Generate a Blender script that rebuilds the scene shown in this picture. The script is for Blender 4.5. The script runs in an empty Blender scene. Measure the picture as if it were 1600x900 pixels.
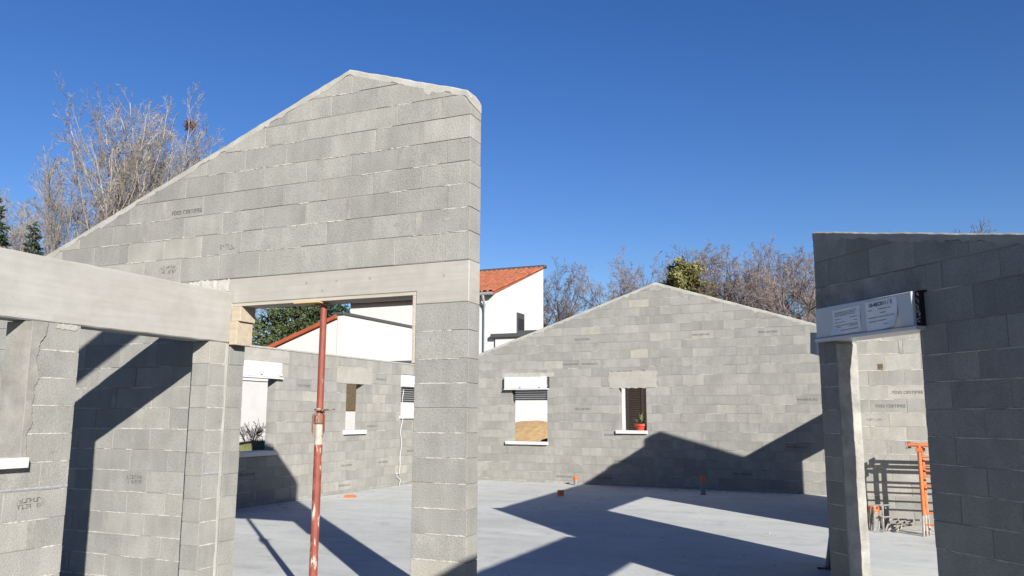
import bpy, math, random
from mathutils import Vector, Matrix
import numpy as np

scene = bpy.context.scene
C = scene.collection
rnd = random.Random(7)

# ------------------------------------------------------------------ camera
PSI, PITCH, ROLL = -0.411722, 0.156612, -0.003666
EYE = 1.6
cam_data = bpy.data.cameras.new('camera')
cam = bpy.data.objects.new('camera', cam_data)
C.objects.link(cam)
cam_data.sensor_width = 36.0
cam_data.lens = 1263.56 * 36.0 / 1600.0
cam_data.clip_start = 0.05
cam_data.clip_end = 3000
right = Vector((math.cos(PSI), -math.sin(PSI), 0))
fwd = Vector((math.sin(PSI), math.cos(PSI), 0))
up = Vector((0, 0, 1))
fw2 = fwd * math.cos(PITCH) + up * math.sin(PITCH)
up2 = -fwd * math.sin(PITCH) + up * math.cos(PITCH)
rt3 = right * math.cos(ROLL) - up2 * math.sin(ROLL)
up3 = right * math.sin(ROLL) + up2 * math.cos(ROLL)
mw = Matrix((rt3, up3, -fw2)).transposed().to_4x4()
mw.translation = Vector((0, 0, EYE))
cam.matrix_world = mw
scene.camera = cam

# ------------------------------------------------------------------ sky, sun, exposure
SUN_AZ, SUN_EL = math.radians(46.3), math.radians(22.2)
sun_dir = Vector((math.sin(SUN_AZ) * math.cos(SUN_EL), -math.cos(SUN_AZ) * math.cos(SUN_EL), math.sin(SUN_EL)))
world = bpy.data.worlds.new('World')
scene.world = world
world.use_nodes = True
wn = world.node_tree.nodes
sky = wn.new('ShaderNodeTexSky')
sky.sky_type = 'NISHITA'
sky.sun_disc = False
sky.sun_elevation = SUN_EL
sky.sun_rotation = math.atan2(sun_dir.x, sun_dir.y)
sky.altitude = 300
sky.air_density = 1.0
sky.dust_density = 0.35
sky.ozone_density = 3.0
bg = wn['Background']
bg.inputs[1].default_value = 0.055
hs = wn.new('ShaderNodeHueSaturation')
hs.inputs['Saturation'].default_value = 1.27
hs.inputs['Hue'].default_value = .516
world.node_tree.links.new(sky.outputs[0], hs.inputs['Color'])
world.node_tree.links.new(hs.outputs[0], bg.inputs[0])
sd = bpy.data.lights.new('sun', 'SUN')
sd.energy = 5.0
sd.angle = math.radians(0.53)
sd.color = (1.0, 0.945, 0.865)
so = bpy.data.objects.new('sun', sd)
C.objects.link(so)
so.rotation_euler = (-sun_dir).to_track_quat('-Z', 'Y').to_euler()
so.location = (30, -30, 30)
scene.view_settings.view_transform = 'Standard'
scene.view_settings.look = 'None'
scene.view_settings.gamma = 1
scene.view_settings.use_curve_mapping = False
scene.view_settings.exposure = 1.21
scene.render.engine = 'CYCLES'

# ------------------------------------------------------------------ materials
def ramp(nt, fac, stops):
    n = nt.nodes.new('ShaderNodeValToRGB')
    cr = n.color_ramp
    while len(cr.elements) < len(stops):
        cr.elements.new(0.5)
    for e, (p, c) in zip(cr.elements, stops):
        e.position = p
        e.color = c if len(c) == 4 else (*c, 1)
    nt.links.new(fac, n.inputs[0])
    return n.outputs[0]

def mix(nt, blend, fac, a, b):
    n = nt.nodes.new('ShaderNodeMix')
    n.data_type = 'RGBA'
    n.blend_type = blend
    for s, v in ((n.inputs[0], fac), (n.inputs[6], a), (n.inputs[7], b)):
        if isinstance(v, bpy.types.NodeSocket):
            nt.links.new(v, s)
        elif isinstance(v, (int, float)):
            s.default_value = v
        else:
            s.default_value = (*v, 1)
    return n.outputs[2]

def g(v):
    return (v, v, v)

class Mat:
    K = .6          # albedo scale of the mineral and painted surfaces
    def __init__(self, name, rough=0.9, spec=0.3, metal=0.0):
        self.m = bpy.data.materials.new(name)
        self.m.use_nodes = True
        self.nt = self.m.node_tree
        self.b = self.nt.nodes['Principled BSDF']
        self.b.inputs['Roughness'].default_value = rough
        self.b.inputs['Specular IOR Level'].default_value = spec
        self.b.inputs['Metallic'].default_value = metal
        tc = self.nt.nodes.new('ShaderNodeTexCoord')
        self.oi = self.nt.nodes.new('ShaderNodeObjectInfo')
        sc = self.nt.nodes.new('ShaderNodeVectorMath'); sc.operation = 'SCALE'
        cb = self.nt.nodes.new('ShaderNodeCombineXYZ')
        for i in range(3):
            self.nt.links.new(self.oi.outputs['Random'], cb.inputs[i])
        self.nt.links.new(cb.outputs[0], sc.inputs[0]); sc.inputs['Scale'].default_value = 71.3
        ad = self.nt.nodes.new('ShaderNodeVectorMath'); ad.operation = 'ADD'
        self.nt.links.new(tc.outputs['Object'], ad.inputs[0]); self.nt.links.new(sc.outputs[0], ad.inputs[1])
        self.co = ad.outputs[0]
        self.raw = tc.outputs['Object']
        self.rand = self.oi.outputs['Random']
    def map(self, scale, raw=False):
        n = self.nt.nodes.new('ShaderNodeMapping')
        n.inputs['Scale'].default_value = scale
        self.nt.links.new(self.raw if raw else self.co, n.inputs['Vector'])
        return n.outputs[0]
    def noise(self, scale, detail=3, rough=0.55, vec=None, dist=0.0):
        n = self.nt.nodes.new('ShaderNodeTexNoise')
        n.inputs['Scale'].default_value = scale
        n.inputs['Detail'].default_value = detail
        n.inputs['Roughness'].default_value = rough
        n.inputs['Distortion'].default_value = dist
        self.nt.links.new(vec or self.co, n.inputs['Vector'])
        return n.outputs[0]
    def voro(self, scale, vec=None):
        n = self.nt.nodes.new('ShaderNodeTexVoronoi')
        n.inputs['Scale'].default_value = scale
        self.nt.links.new(vec or self.co, n.inputs['Vector'])
        return n.outputs['Distance']
    def ramp(self, fac, *stops):
        return ramp(self.nt, fac, stops)
    def mix(self, blend, fac, a, b):
        return mix(self.nt, blend, fac, a, b)
    def hash(self, k):
        n = self.nt.nodes.new('ShaderNodeMath'); n.operation = 'MULTIPLY'; n.inputs[1].default_value = k
        self.nt.links.new(self.rand, n.inputs[0])
        f = self.nt.nodes.new('ShaderNodeMath'); f.operation = 'FRACT'
        self.nt.links.new(n.outputs[0], f.inputs[0])
        return f.outputs[0]
    def color(self, c):
        if isinstance(c, bpy.types.NodeSocket):
            if Mat.K != 1: c = self.mix('MULTIPLY', 1, c, g(Mat.K))
            self.nt.links.new(c, self.b.inputs['Base Color'])
        else:
            self.b.inputs['Base Color'].default_value = (*c, 1)
    def bump(self, h, strength=0.3, dist=0.01, prev=None):
        n = self.nt.nodes.new('ShaderNodeBump')
        n.inputs['Strength'].default_value = strength
        n.inputs['Distance'].default_value = dist
        self.nt.links.new(h, n.inputs['Height'])
        if prev is not None:
            self.nt.links.new(prev, n.inputs['Normal'])
        self.nt.links.new(n.outputs[0], self.b.inputs['Normal'])
        return n.outputs[0]

def mat_block(name='concrete_block'):
    M = Mat(name, 0.95, 0.2)
    base = M.ramp(M.hash(1.0), (0, (.298, .298, .278)), (.3, (.325, .324, .302)), (.65, (.345, .343, .319)), (.88, (.362, .358, .332)), (.97, (.392, .384, .350)), (1, (.43, .415, .362)))
    cl = M.noise(3.2, 2, .5)
    base = M.mix('MULTIPLY', 1.0, base, M.ramp(cl, (.32, g(.92)), (.66, g(1.09))))
    st = M.noise(1.0, 2, .5, M.map((9, 9, 1.6)))
    base = M.mix('MULTIPLY', 1.0, base, M.ramp(st, (.3, g(.93)), (.7, g(1.06))))
    gr = M.noise(85, 3, .7)
    base = M.mix('MULTIPLY', 1.0, base, M.ramp(gr, (.3, g(.78)), (.5, g(1.0)), (.72, g(1.15))))
    po = M.voro(120)
    base = M.mix('MULTIPLY', 1.0, base, M.ramp(po, (.05, g(.74)), (.17, g(1.0))))
    M.color(base)
    n = M.bump(gr, .55, .006)
    M.bump(po, .35, .005, n)
    return M.m

def mat_mortar(name, c, var=.1):
    M = Mat(name, .95, .2)
    n1 = M.noise(5, 4, .6)
    col = M.mix('MULTIPLY', 1, c, M.ramp(n1, (.3, g(1 - var)), (.7, g(1 + var))))
    n2 = M.noise(120, 3, .7)
    col = M.mix('MULTIPLY', 1, col, M.ramp(n2, (.3, g(.82)), (.7, g(1.1))))
    M.color(col)
    M.bump(n2, .5, .006)
    return M.m

def mat_cast(name, c):
    """poured concrete struck from boards: faint board lines, pour clouds, air holes"""
    M = Mat(name, .88, .25)
    n1 = M.noise(2.3, 5, .62)
    n3 = M.noise(1.0, 3, .6, M.map((1.2, 6, 26)))
    col = M.mix('MULTIPLY', 1, c, M.ramp(n1, (.28, (.84, .83, .80)), (.7, (1.08, 1.08, 1.08))))
    col = M.mix('MULTIPLY', 1, col, M.ramp(n3, (.3, g(.94)), (.7, g(1.05))))
    v = M.voro(14)
    col = M.mix('MULTIPLY', 1, col, M.ramp(v, (.02, g(.6)), (.055, g(1.0))))
    M.color(col)
    n = M.bump(n3, .25, .006)
    n = M.bump(v, .1, .004, n)
    n2 = M.noise(90, 3, .6)
    M.bump(n2, .22, .004, n)
    return M.m

def mat_floor():
    M = Mat('slab_concrete', .8, .3)
    n1 = M.noise(.55, 5, .6)
    col = M.ramp(n1, (.3, (.60, .62, .605)), (.55, (.70, .72, .70)), (.75, (.775, .79, .77)))
    n2 = M.noise(1.0, 4, .6, M.map((.5, 2.6, 1)), .6)
    col = M.mix('MULTIPLY', 1, col, M.ramp(n2, (.3, g(.90)), (.7, g(1.06))))
    n4 = M.noise(2.6, 6, .7)
    col = M.mix('MULTIPLY', 1, col, M.ramp(n4, (.34, g(.84)), (.46, g(.985)), (.62, g(1.0)), (.75, g(1.07))))
    n3 = M.noise(38, 3, .7)
    col = M.mix('MULTIPLY', 1, col, M.ramp(n3, (.25, g(.9)), (.6, g(1.02))))
    v = M.voro(1.3)
    col = M.mix('MULTIPLY', 1, col, M.ramp(v, (.012, g(.45)), (.022, g(1))))
    M.color(col)
    n = M.bump(n2, .12, .01)
    M.bump(n3, .12, .004, n)
    return M.m

def mat_plain(name, c, rough=.6, spec=.4, metal=0, var=.06, scale=8, bump=0.0):
    M = Mat(name, rough, spec, metal)
    n1 = M.noise(scale, 4, .6)
    M.color(M.mix('MULTIPLY', 1, c, M.ramp(n1, (.3, g(1 - var)), (.7, g(1 + var)))))
    if bump:
        M.bump(M.noise(scale * 12, 2, .6), bump, .004)
    return M.m

def mat_worn(name, paint, under, lo, hi, scale=14):
    M = Mat(name, .6, .4)
    n1 = M.noise(1.0, 5, .65, M.map((scale * 2.2, scale * 2.2, scale * .6)))
    f = M.ramp(n1, (lo, g(0)), (hi, g(1)))
    n2 = M.noise(6, 3, .6)
    p = M.mix('MULTIPLY', 1, paint, M.ramp(n2, (.3, g(.75)), (.7, g(1.2))))
    M.color(M.mix('MIX', f, p, under))
    M.bump(n1, .3, .002)
    return M.m

def mat_wood(name, c1, c2):
    M = Mat(name, .8, .25)
    n1 = M.noise(1.0, 5, .6, M.map((3, 30, 30)), .4)
    M.color(M.ramp(n1, (.3, c1), (.7, c2)))
    M.bump(n1, .2, .004)
    return M.m

def mat_ground():
    M = Mat('rough_ground', 1, .1)
    n1 = M.noise(.12, 5, .65)
    col = M.ramp(n1, (.35, (.16, .12, .075)), (.5, (.10, .10, .045)), (.65, (.055, .085, .025)))
    n2 = M.noise(9, 4, .7)
    col = M.mix('MULTIPLY', 1, col, M.ramp(n2, (.3, g(.6)), (.7, g(1.3))))
    M.color(col)
    M.bump(n2, .6, .05)
    return M.m

def mat_bark(name, c):
    M = Mat(name, .95, .1)
    n1 = M.noise(3, 4, .6)
    col = M.mix('MULTIPLY', 1, c, M.ramp(n1, (.3, g(.65)), (.7, g(1.3))))
    M.color(M.mix('MULTIPLY', 1, col, M.ramp(M.hash(3.7), (0, g(.8)), (1, g(1.2)))))
    return M.m

def mat_leaf(name, c1, c2):
    M = Mat(name, .75, .25)
    n1 = M.noise(1.7, 3, .6)
    M.color(M.ramp(n1, (.3, c1), (.7, c2)))
    return M.m

BLOCK = mat_block()
MORTAR = mat_mortar('joint_mortar', (.345, .335, .305))
BEAD = mat_mortar('squeezed_mortar', (.57, .557, .515))
RENDER = mat_mortar('rough_mortar_coat', (.345, .336, .308), .22)
CAST = mat_cast('cast_concrete', (.435, .428, .405))
CAST2 = mat_cast('lintel_concrete', (.43, .418, .385))
FLOOR = mat_floor()
Mat.K = 1
PVC = mat_plain('white_plastic', (.45, .46, .48), .35, .5, var=.03)
SILL = mat_plain('precast_sill', (.46, .452, .43), .8, .3, var=.06, bump=.1)
PAPER = mat_plain('paper', (.66, .67, .69), .9, .2, var=.04, scale=20)
Mat.K = .6
INK = mat_plain('printing_ink', (.06, .06, .065), .9, .2)
GREYINK = mat_plain('faded_ink', (.28, .28, .29), .9, .2)
def mat_stamp():
    M = Mat('block_stamp_ink', .95, .1)
    f = M.ramp(M.noise(45, 3, .7), (.5, g(0)), (.72, g(1)))
    M.color(M.mix('MIX', f, (.105, .102, .095), (.30, .295, .275)))
    return M.m
BLOCKINK = mat_stamp()
BLACK = mat_plain('dark_foam', (.02, .02, .022), .9, .2)
Mat.K = 1
WHITE = mat_plain('white_render', (.405, .402, .398), .9, .2, var=.03, scale=2, bump=.15)
Mat.K = .6
PALE = mat_plain('pale_boundary_render', (.64, .63, .625), .9, .2, var=.06, scale=2, bump=.2)
DARK = mat_plain('dark_aluminium', (.07, .075, .08), .5, .5)
ZINC = mat_plain('zinc', (.40, .43, .46), .45, .5, .3)
TILE = mat_plain('terracotta', (.40, .135, .07), .85, .25, var=.3, scale=3)
VERGE = mat_plain('terracotta_verge', (.42, .10, .045), .85, .25, var=.15, scale=3)
GLASS = mat_plain('window_glass', (.03, .035, .04), .08, .5)
SLAT = mat_plain('shutter_slat', (.045, .05, .06), .5, .4)
LOUVRE = mat_plain('brown_louvre', (.035, .022, .016), .6, .4)
PROPRED = mat_worn('prop_red_paint', (.27, .065, .04), (.45, .36, .30), .64, .72)
PROPLOW = mat_worn('prop_red_paint_worn', (.29, .07, .045), (.58, .52, .46), .53, .62)
PROPBARE = mat_worn('prop_bare_band', (.58, .52, .44), (.36, .08, .05), .60, .66)
RUST = mat_worn('rusty_steel', (.22, .09, .05), (.42, .36, .31), .5, .6)
WOOD = mat_wood('formwork_wood', (.44, .37, .27), (.56, .49, .38))
WOOD2 = mat_wood('weathered_board', (.42, .38, .32), (.55, .50, .42))
YWOOD = mat_wood('yellow_board', (.55, .38, .15), (.66, .48, .22))
FENCEWOOD = mat_wood('fence_wood', (.07, .05, .03), (.20, .15, .085))
ORANGE = mat_worn('orange_paint', (.62, .17, .05), (.40, .30, .24), .58, .68)
STEEL = mat_worn('dirty_steel', (.30, .27, .24), (.5, .46, .41), .45, .6)
CAP = mat_plain('orange_plastic', (.80, .14, .03), .45, .5)
PIPE = mat_plain('grey_pvc_pipe', (.22, .235, .25), .45, .5)
REDPOT = mat_plain('red_pot', (.62, .06, .03), .4, .5)
AGAVE = mat_leaf('spiky_leaf', (.12, .18, .08), (.34, .40, .22))
SOIL = mat_mortar('ochre_soil', (.48, .33, .17), .2)
DARKSOIL = mat_mortar('dark_soil', (.05, .04, .03), .3)
CHALK = mat_plain('blue_chalk', (.36, .385, .42), .95, .1, var=.2, scale=30)
GROUND = mat_ground()
Mat.K = 1
BARK = mat_bark('poplar_bark', (.235, .205, .17))
TWIG = mat_bark('poplar_twig', (.19, .172, .158))
BARK2 = mat_bark('oak_bark', (.11, .085, .07))
TWIG2 = mat_bark('oak_twig', (.14, .115, .11))
TWIGR = mat_bark('shrub_twig', (.34, .24, .20))
Mat.K = .75
FIR = mat_leaf('fir_needles', (.012, .028, .014), (.035, .06, .022))
PINE = mat_leaf('pine_needles', (.12, .125, .045), (.27, .255, .10))
BUSHL = mat_leaf('bush_leaves', (.03, .05, .02), (.10, .12, .045))
BROWNL = mat_leaf('dry_bush_leaves', (.06, .05, .03), (.16, .125, .075))
GRASS = mat_leaf('grass_blades', (.10, .11, .045), (.19, .19, .085))

# ------------------------------------------------------------------ mesh helpers
class MB:
    def __init__(self):
        self.v, self.f = [], []
    def add(self, vs, fs):
        o = len(self.v)
        self.v += [tuple(p) for p in vs]
        self.f += [tuple(i + o for i in f) for f in fs]
        return self
    def box(self, a, b, ch=0.0):
        x0, y0, z0 = a; x1, y1, z1 = b
        return self.prism([(x0, z0), (x1, z0), (x1, z1), (x0, z1)], y0, y1, ch)
    def prism(self, poly, y0, y1, ch=0.0):
        """polygon in (x,z), extruded along y; front edge loops chamfered by ch"""
        n = len(poly)
        if ch > 0:
            ins = inset(poly, ch)
            loops = [(ins, y0), (poly, y0 + ch), (poly, y1 - ch), (ins, y1)]
        else:
            loops = [(poly, y0), (poly, y1)]
        vs, fs = [], []
        for lp, y in loops:
            vs += [(p[0], y, p[1]) for p in lp]
        for k in range(len(loops) - 1):
            for i in range(n):
                j = (i + 1) % n
                fs.append((k * n + i, k * n + n + i, k * n + n + j, k * n + j))
        fs.append(tuple(range(n)))
        fs.append(tuple(reversed(range((len(loops) - 1) * n, len(loops) * n))))
        return self.add(vs, fs)
    def tube(self, pts, rs, sides=8, cap=True):
        pts = [Vector(p) for p in pts]
        if isinstance(rs, (int, float)):
            rs = [rs] * len(pts)
        vs, fs = [], []
        for i, p in enumerate(pts):
            t = (pts[min(i + 1, len(pts) - 1)] - pts[max(i - 1, 0)]).normalized()
            a = t.orthogonal().normalized() if i == 0 else (a - t * a.dot(t)).normalized()
            b = t.cross(a)
            for k in range(sides):
                q = 2 * math.pi * k / sides
                vs.append(p + (a * math.cos(q) + b * math.sin(q)) * rs[i])
        for i in range(len(pts) - 1):
            for k in range(sides):
                l = (k + 1) % sides
                fs.append((i * sides + k, i * sides + l, i * sides + sides + l, i * sides + sides + k))
        if cap:
            fs.append(tuple(reversed(range(sides))))
            fs.append(tuple(range((len(pts) - 1) * sides, len(pts) * sides)))
        return self.add(vs, fs)
    def mesh(self, name, mat, smooth=False):
        me = bpy.data.meshes.new(name)
        me.from_pydata(self.v, [], self.f)
        me.materials.append(mat)
        if smooth:
            me.polygons.foreach_set('use_smooth', [True] * len(me.polygons))
        me.update()
        return me
    def build(self, name, mat, parent=None, loc=(0, 0, 0), rotz=0.0, smooth=False):
        return obj(name, self.mesh(name, mat, smooth), parent, loc, rotz)

def inset(poly, d):
    n = len(poly)
    out = []
    for i in range(n):
        p0, p1, p2 = Vector(poly[i - 1]), Vector(poly[i]), Vector(poly[(i + 1) % n])
        e1, e2 = (p1 - p0), (p2 - p1)
        if e1.length < 1e-6 or e2.length < 1e-6:
            out.append(tuple(p1)); continue
        e1.normalize(); e2.normalize()
        n1, n2 = Vector((-e1.y, e1.x)), Vector((-e2.y, e2.x))
        m = n1 + n2
        k = m.dot(n1)
        out.append(tuple(p1 + m * (d / max(k, .35))))
    return out

def obj(name, me, parent=None, loc=(0, 0, 0), rotz=0.0):
    o = bpy.data.objects.new(name, me)
    C.objects.link(o)
    o.parent = parent
    o.location = loc
    o.rotation_euler = (0, 0, rotz)
    return o

def thing(name, label, cat, loc=(0, 0, 0), rotz=0.0, group=None):
    return tag(obj(name, None, None, loc, rotz), label, cat, group)

def tag(o, label=None, cat=None, group=None, kind=None):
    if label: o['label'] = label
    if cat: o['category'] = cat
    if group: o['group'] = group
    if kind: o['kind'] = kind
    return o

_text_cache = {}
def text_mesh(s, size, mat):
    key = (s, size, mat.name)
    if key not in _text_cache:
        cu = bpy.data.curves.new('lettering', 'FONT')
        cu.body = s; cu.size = size; cu.align_x = 'CENTER'; cu.align_y = 'CENTER'
        cu.resolution_u = 2; cu.extrude = 0.0; cu.offset = size * .018
        o = bpy.data.objects.new('lettering_source', cu)
        C.objects.link(o)
        dg = bpy.context.evaluated_depsgraph_get()
        me = bpy.data.meshes.new_from_object(o.evaluated_get(dg))
        bpy.data.objects.remove(o)
        me.name = 'lettering'
        me.materials.clear(); me.materials.append(mat)
        # stand upright, facing -y
        me.transform(Matrix.Rotation(math.radians(90), 4, 'X'))
        _text_cache[key] = me
    return _text_cache[key]

def clip(poly, a, b, c):
    """keep a*x+b*z<=c"""
    out = []
    for i in range(len(poly)):
        p, q = poly[i], poly[(i + 1) % len(poly)]
        dp, dq = a * p[0] + b * p[1] - c, a * q[0] + b * q[1] - c
        if dp <= 0: out.append(p)
        if dp * dq < 0:
            t = dp / (dp - dq)
            out.append((p[0] + t * (q[0] - p[0]), p[1] + t * (q[1] - p[1])))
    return out

def area(p):
    return .5 * sum(p[i - 1][0] * p[i][1] - p[i][0] * p[i - 1][1] for i in range(len(p)))

def tidy(p):
    o = [q for i, q in enumerate(p) if math.hypot(q[0] - p[i - 1][0], q[1] - p[i - 1][1]) > .004]
    return o

# course levels shared by the whole house (20 cm blocks, a few 25 cm)
LV = [0.0, .06, .26, .46, .66, .86, 1.06, 1.26, 1.46, 1.66, 1.86, 2.06, 2.29, 2.535, 2.74, 2.94, 3.14, 3.34, 3.54, 3.74, 3.94, 4.14, 4.34, 4.54, 4.74, 4.94]
LVA = [0.0, .06, .26, .46, .66, .86, 1.06, 1.26, 1.46, 1.66, 1.86, 2.06, 2.293, 2.525, 2.878, 3.122, 3.328, 3.533, 3.73, 3.932, 4.137, 4.33, 4.53, 4.73, 4.93]
GAP = .007
CH = .0026
_blocks = {}
def block_mesh(w, hgt, T):
    key = (round(w, 3), round(hgt, 3), round(T, 3))
    if key not in _blocks:
        _blocks[key] = MB().box((0, 0, 0), key and (w, T, hgt), CH).mesh('block', BLOCK)
    return _blocks[key]

class Wall:
    def __init__(self, name, label, loc, rotz, L, T, top, levels=LV, openings=(), solids=(), singles=None,
                 phase=(0.0, .245), pale=0.0, bead=.35, cap=True, seed=1, full_from_right=False):
        self.o = thing(name, label, 'wall', loc, rotz)
        self.T, self.L, self.top = T, L, top
        self.r = random.Random(seed)
        self.blocks = []
        capd = .055 if cap else 0.0
        self.halves = []
        for (u0, z0), (u1, z1) in zip(top[:-1], top[1:]):
            a, b = -(z1 - z0), (u1 - u0)
            k = math.hypot(a, b)
            self.halves.append((a / k, b / k, (a * u0 + b * z0) / k))
        ztop = max(z for _, z in top)
        core = MB(); rest = MB(); bead_mb = MB(); patch_mb = MB()
        row = 0
        for zi, (za, zb) in enumerate(zip(levels[:-1], levels[1:])):
            if za >= ztop: break
            row += 1
            obst = [o for o in list(openings) + list(solids) if o[2] < zb - .004 and o[3] > za + .004]
            brk = sorted({0.0, L} | {min(max(v, 0), L) for o in obst for v in o[:2]})
            segs = []
            for u0, u1 in zip(brk[:-1], brk[1:]):
                if u1 - u0 < .004: continue
                m = .5 * (u0 + u1)
                rng = [(za, zb)]
                for o in obst:
                    if o[0] < m < o[1]:
                        new = []
                        for a, b in rng:
                            if o[2] - a > .03: new.append((a, min(b, o[2])))
                            if b - o[3] > .03: new.append((max(a, o[3]), b))
                        rng = new
                for a, b in rng:
                    if segs and abs(segs[-1][1] - u0) < 1e-6 and segs[-1][2:] == (a, b):
                        segs[-1] = (segs[-1][0], u1, a, b)
                    else:
                        segs.append((u0, u1, a, b))
            # joints of this course
            ph = phase[row % 2] + self.r.uniform(-.012, .012)
            js = []
            if full_from_right:
                u = L - ph
                while u > 0: js.append(u); u -= .492
            else:
                u = ph
                while u < L: js.append(u); u += .492
            js = sorted(js)
            for (u0, u1, a, b) in segs:
                e0 = 0.004
                poly = self.cut([(u0 + e0, a), (u1 - e0, a), (u1 - e0, b), (u0 + e0, b)], .012)
                if len(poly) > 2 and area(poly) > 1e-4:
                    core.prism(poly, .003 if b <= pale else .0045, T - .006)
                cuts = [u0] + [j for j in js if u0 + .07 < j < u1 - .07 and u1 - u0 > .56] + [u1]
                for c0, c1 in zip(cuts[:-1], cuts[1:]):
                    vg = .011 if b <= pale else .0035
                    w0 = c0 + (vg / 2 if c0 > u0 else 0)
                    w1 = c1 - (vg / 2 if c1 < u1 else 0)
                    # a closing joint now and then is left wide and packed with mortar
                    if c1 < u1 and self.r.random() < .11 and w1 - w0 > .3:
                        gap = self.r.uniform(.03, .055)
                        w1 -= gap
                        if (singles is None or singles[0] < w1 < singles[1]):
                            self.patch(patch_mb, w1 + .002, c1 - .002, a + .004, b - .004)
                    p = [(w0, a + GAP / 2), (w1, a + GAP / 2), (w1, b - GAP / 2), (w0, b - GAP / 2)]
                    q = self.cut(p, capd)
                    if len(q) < 3 or area(q) < .0012: continue
                    whole = len(q) == 4 and abs(area(q) - area(p)) < 1e-6
                    q = tidy(q)
                    if len(q) < 3: continue
                    jy = self.r.uniform(-.0022, .0022)
                    if singles and not (singles[0] < .5 * (w0 + w1) < singles[1]):
                        rest.prism(q, jy, T + jy, CH); continue
                    if whole:
                        me = block_mesh(round((w1 - w0) * 200) / 200, round((b - a - GAP) * 500) / 500, T)
                        ob = obj('block', me, self.o, (w0, jy, a + GAP / 2))
                    else:
                        x0, z0 = q[0]
                        me = MB().prism([(x - x0, z - z0) for x, z in q], 0, T, min(CH, .004)).mesh('block', BLOCK)
                        ob = obj('block', me, self.o, (x0, jy, z0))
                    self.blocks.append((ob, w0, w1, a, b))
                    if self.r.random() < .16 and w1 - w0 > .2 and whole:
                        cu, cz = self.r.uniform(w0 + .04, w1 - .04), self.r.choice((a + .02, b - .02, self.r.uniform(a + .05, b - .05)))
                        ru, rz = self.r.uniform(.012, .06), self.r.uniform(.008, .022)
                        if self.r.random() < .3: ru, rz = rz * .6, ru
                        pts = [(cu + ru * self.r.uniform(.6, 1.2) * math.cos(t), cz + rz * self.r.uniform(.6, 1.2) * math.sin(t)) for t in [k * .571 for k in range(11)]]
                        patch_mb.prism(pts, jy - .0018, jy + .002)
                if bead > 0 and a > .01:
                    dz = bead if a > pale else max(bead, .8)
                    self.bead(bead_mb, max(u0, singles[0]) if singles else u0, min(u1, singles[1]) if singles else u1, a, dz)
        core.build('mortar_core', MORTAR, self.o)
        if rest.v: tag(rest.build('blockwork', BLOCK, self.o), kind='stuff')
        if bead_mb.v: tag(bead_mb.build('mortar_bead', BEAD, self.o), kind='stuff')
        if patch_mb.v: tag(patch_mb.build('packed_joint', RENDER, self.o), kind='stuff')
        if cap: self.cap(capd)
    def cut(self, poly, d):
        for a, b, c in self.halves:
            poly = clip(poly, a, b, c - d)
            if len(poly) < 3: return []
        return poly
    def patch(self, mb, u0, u1, z0, z1):
        n = 7; L_, R_ = [], []
        for i in range(n):
            z = z0 + (z1 - z0) * i / (n - 1)
            L_.append((u0 - self.r.uniform(.0, .010), z)); R_.append((u1 + self.r.uniform(.0, .012), z))
        poly = L_[:1] + R_ + L_[:0:-1]
        for d0, d1 in ((-.0035, .012), (self.T - .012, self.T + .0035)):
            q = self.cut(poly, .06)
            if len(q) > 2: mb.prism(q, d0, d1)
    def bead(self, mb, u0, u1, z, dens):
        u = u0 + .004
        while u < u1 - .03:
            run = self.r.uniform(.06, .45)
            if self.r.random() < dens:
                e = min(u + run, u1 - .004)
                n = max(2, int((e - u) / .022))
                pts = []
                for i in range(n + 1):
                    t = i / n
                    env = min(1, 5 * t, 5 * (1 - t)) 
                    pts.append((u + (e - u) * t, self.r.uniform(.002, .0075) * env + .0005, self.r.uniform(.0005, .006) * env))
                vs, fs = [], []
                for (x, hh, pr) in pts:
                    vs += [(x, .006, z + hh + .004), (x, -pr, z + hh * .5), (x, -pr * .7, z - hh * .7), (x, .006, z - hh - .004)]
                ok = all(a * p[0] + b * (z + .02) <= c - .05 for p in pts for a, b, c in self.halves)
                for i in range(n):
                    for k in range(3):
                        fs.append((4 * i + k, 4 * i + k + 1, 4 * i + k + 5, 4 * i + k + 4))
                if ok: mb.add(vs, fs)
            u += run
    def cap(self, d):
        """levelling mortar run along the sloping top, with a ragged lower edge on both faces"""
        for (u0, z0), (u1, z1) in zip(self.top[:-1], self.top[1:]):
            Ls = math.hypot(u1 - u0, z1 - z0)
            n = max(3, int(Ls / .035))
            vs, fs = [], []
            T = self.T
            w1, w2 = wob(self.r.random()), wob(self.r.random())
            for i in range(n + 1):
                t = i / n
                u = u0 + (u1 - u0) * t; z = z0 + (z1 - z0) * t
                drop = d * (1.2 + .5 * w1(u * 1.7)) + (.03 if self.r.random() < .05 else 0)
                lump = .006 * w2(u * 2)
                drop2 = d + self.r.uniform(0, .04)
                pf = .0012
                vs += [(u, -pf, z - drop), (u, -pf + .001, z - .012 + lump), (u, .012, z + lump), (u, T - .018, z + lump + .002), (u, T + pf, z - .02), (u, T + pf, z - drop2)]
            for i in range(n):
                for k in range(5):
                    fs.append((6 * i + k, 6 * i + 6 + k, 6 * i + 7 + k, 6 * i + k + 1))
            fs.append(tuple(reversed(range(6)))); fs.append(tuple(range(6 * n, 6 * n + 6)))
            MB().add(vs, fs).build('capping', BEAD if False else RENDER2, self.o)
    def find(self, u, z):
        for ob, w0, w1, a, b in self.blocks:
            if w0 <= u <= w1 and a <= z <= b:
                return ob, w0, w1, a, b
        return None
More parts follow.
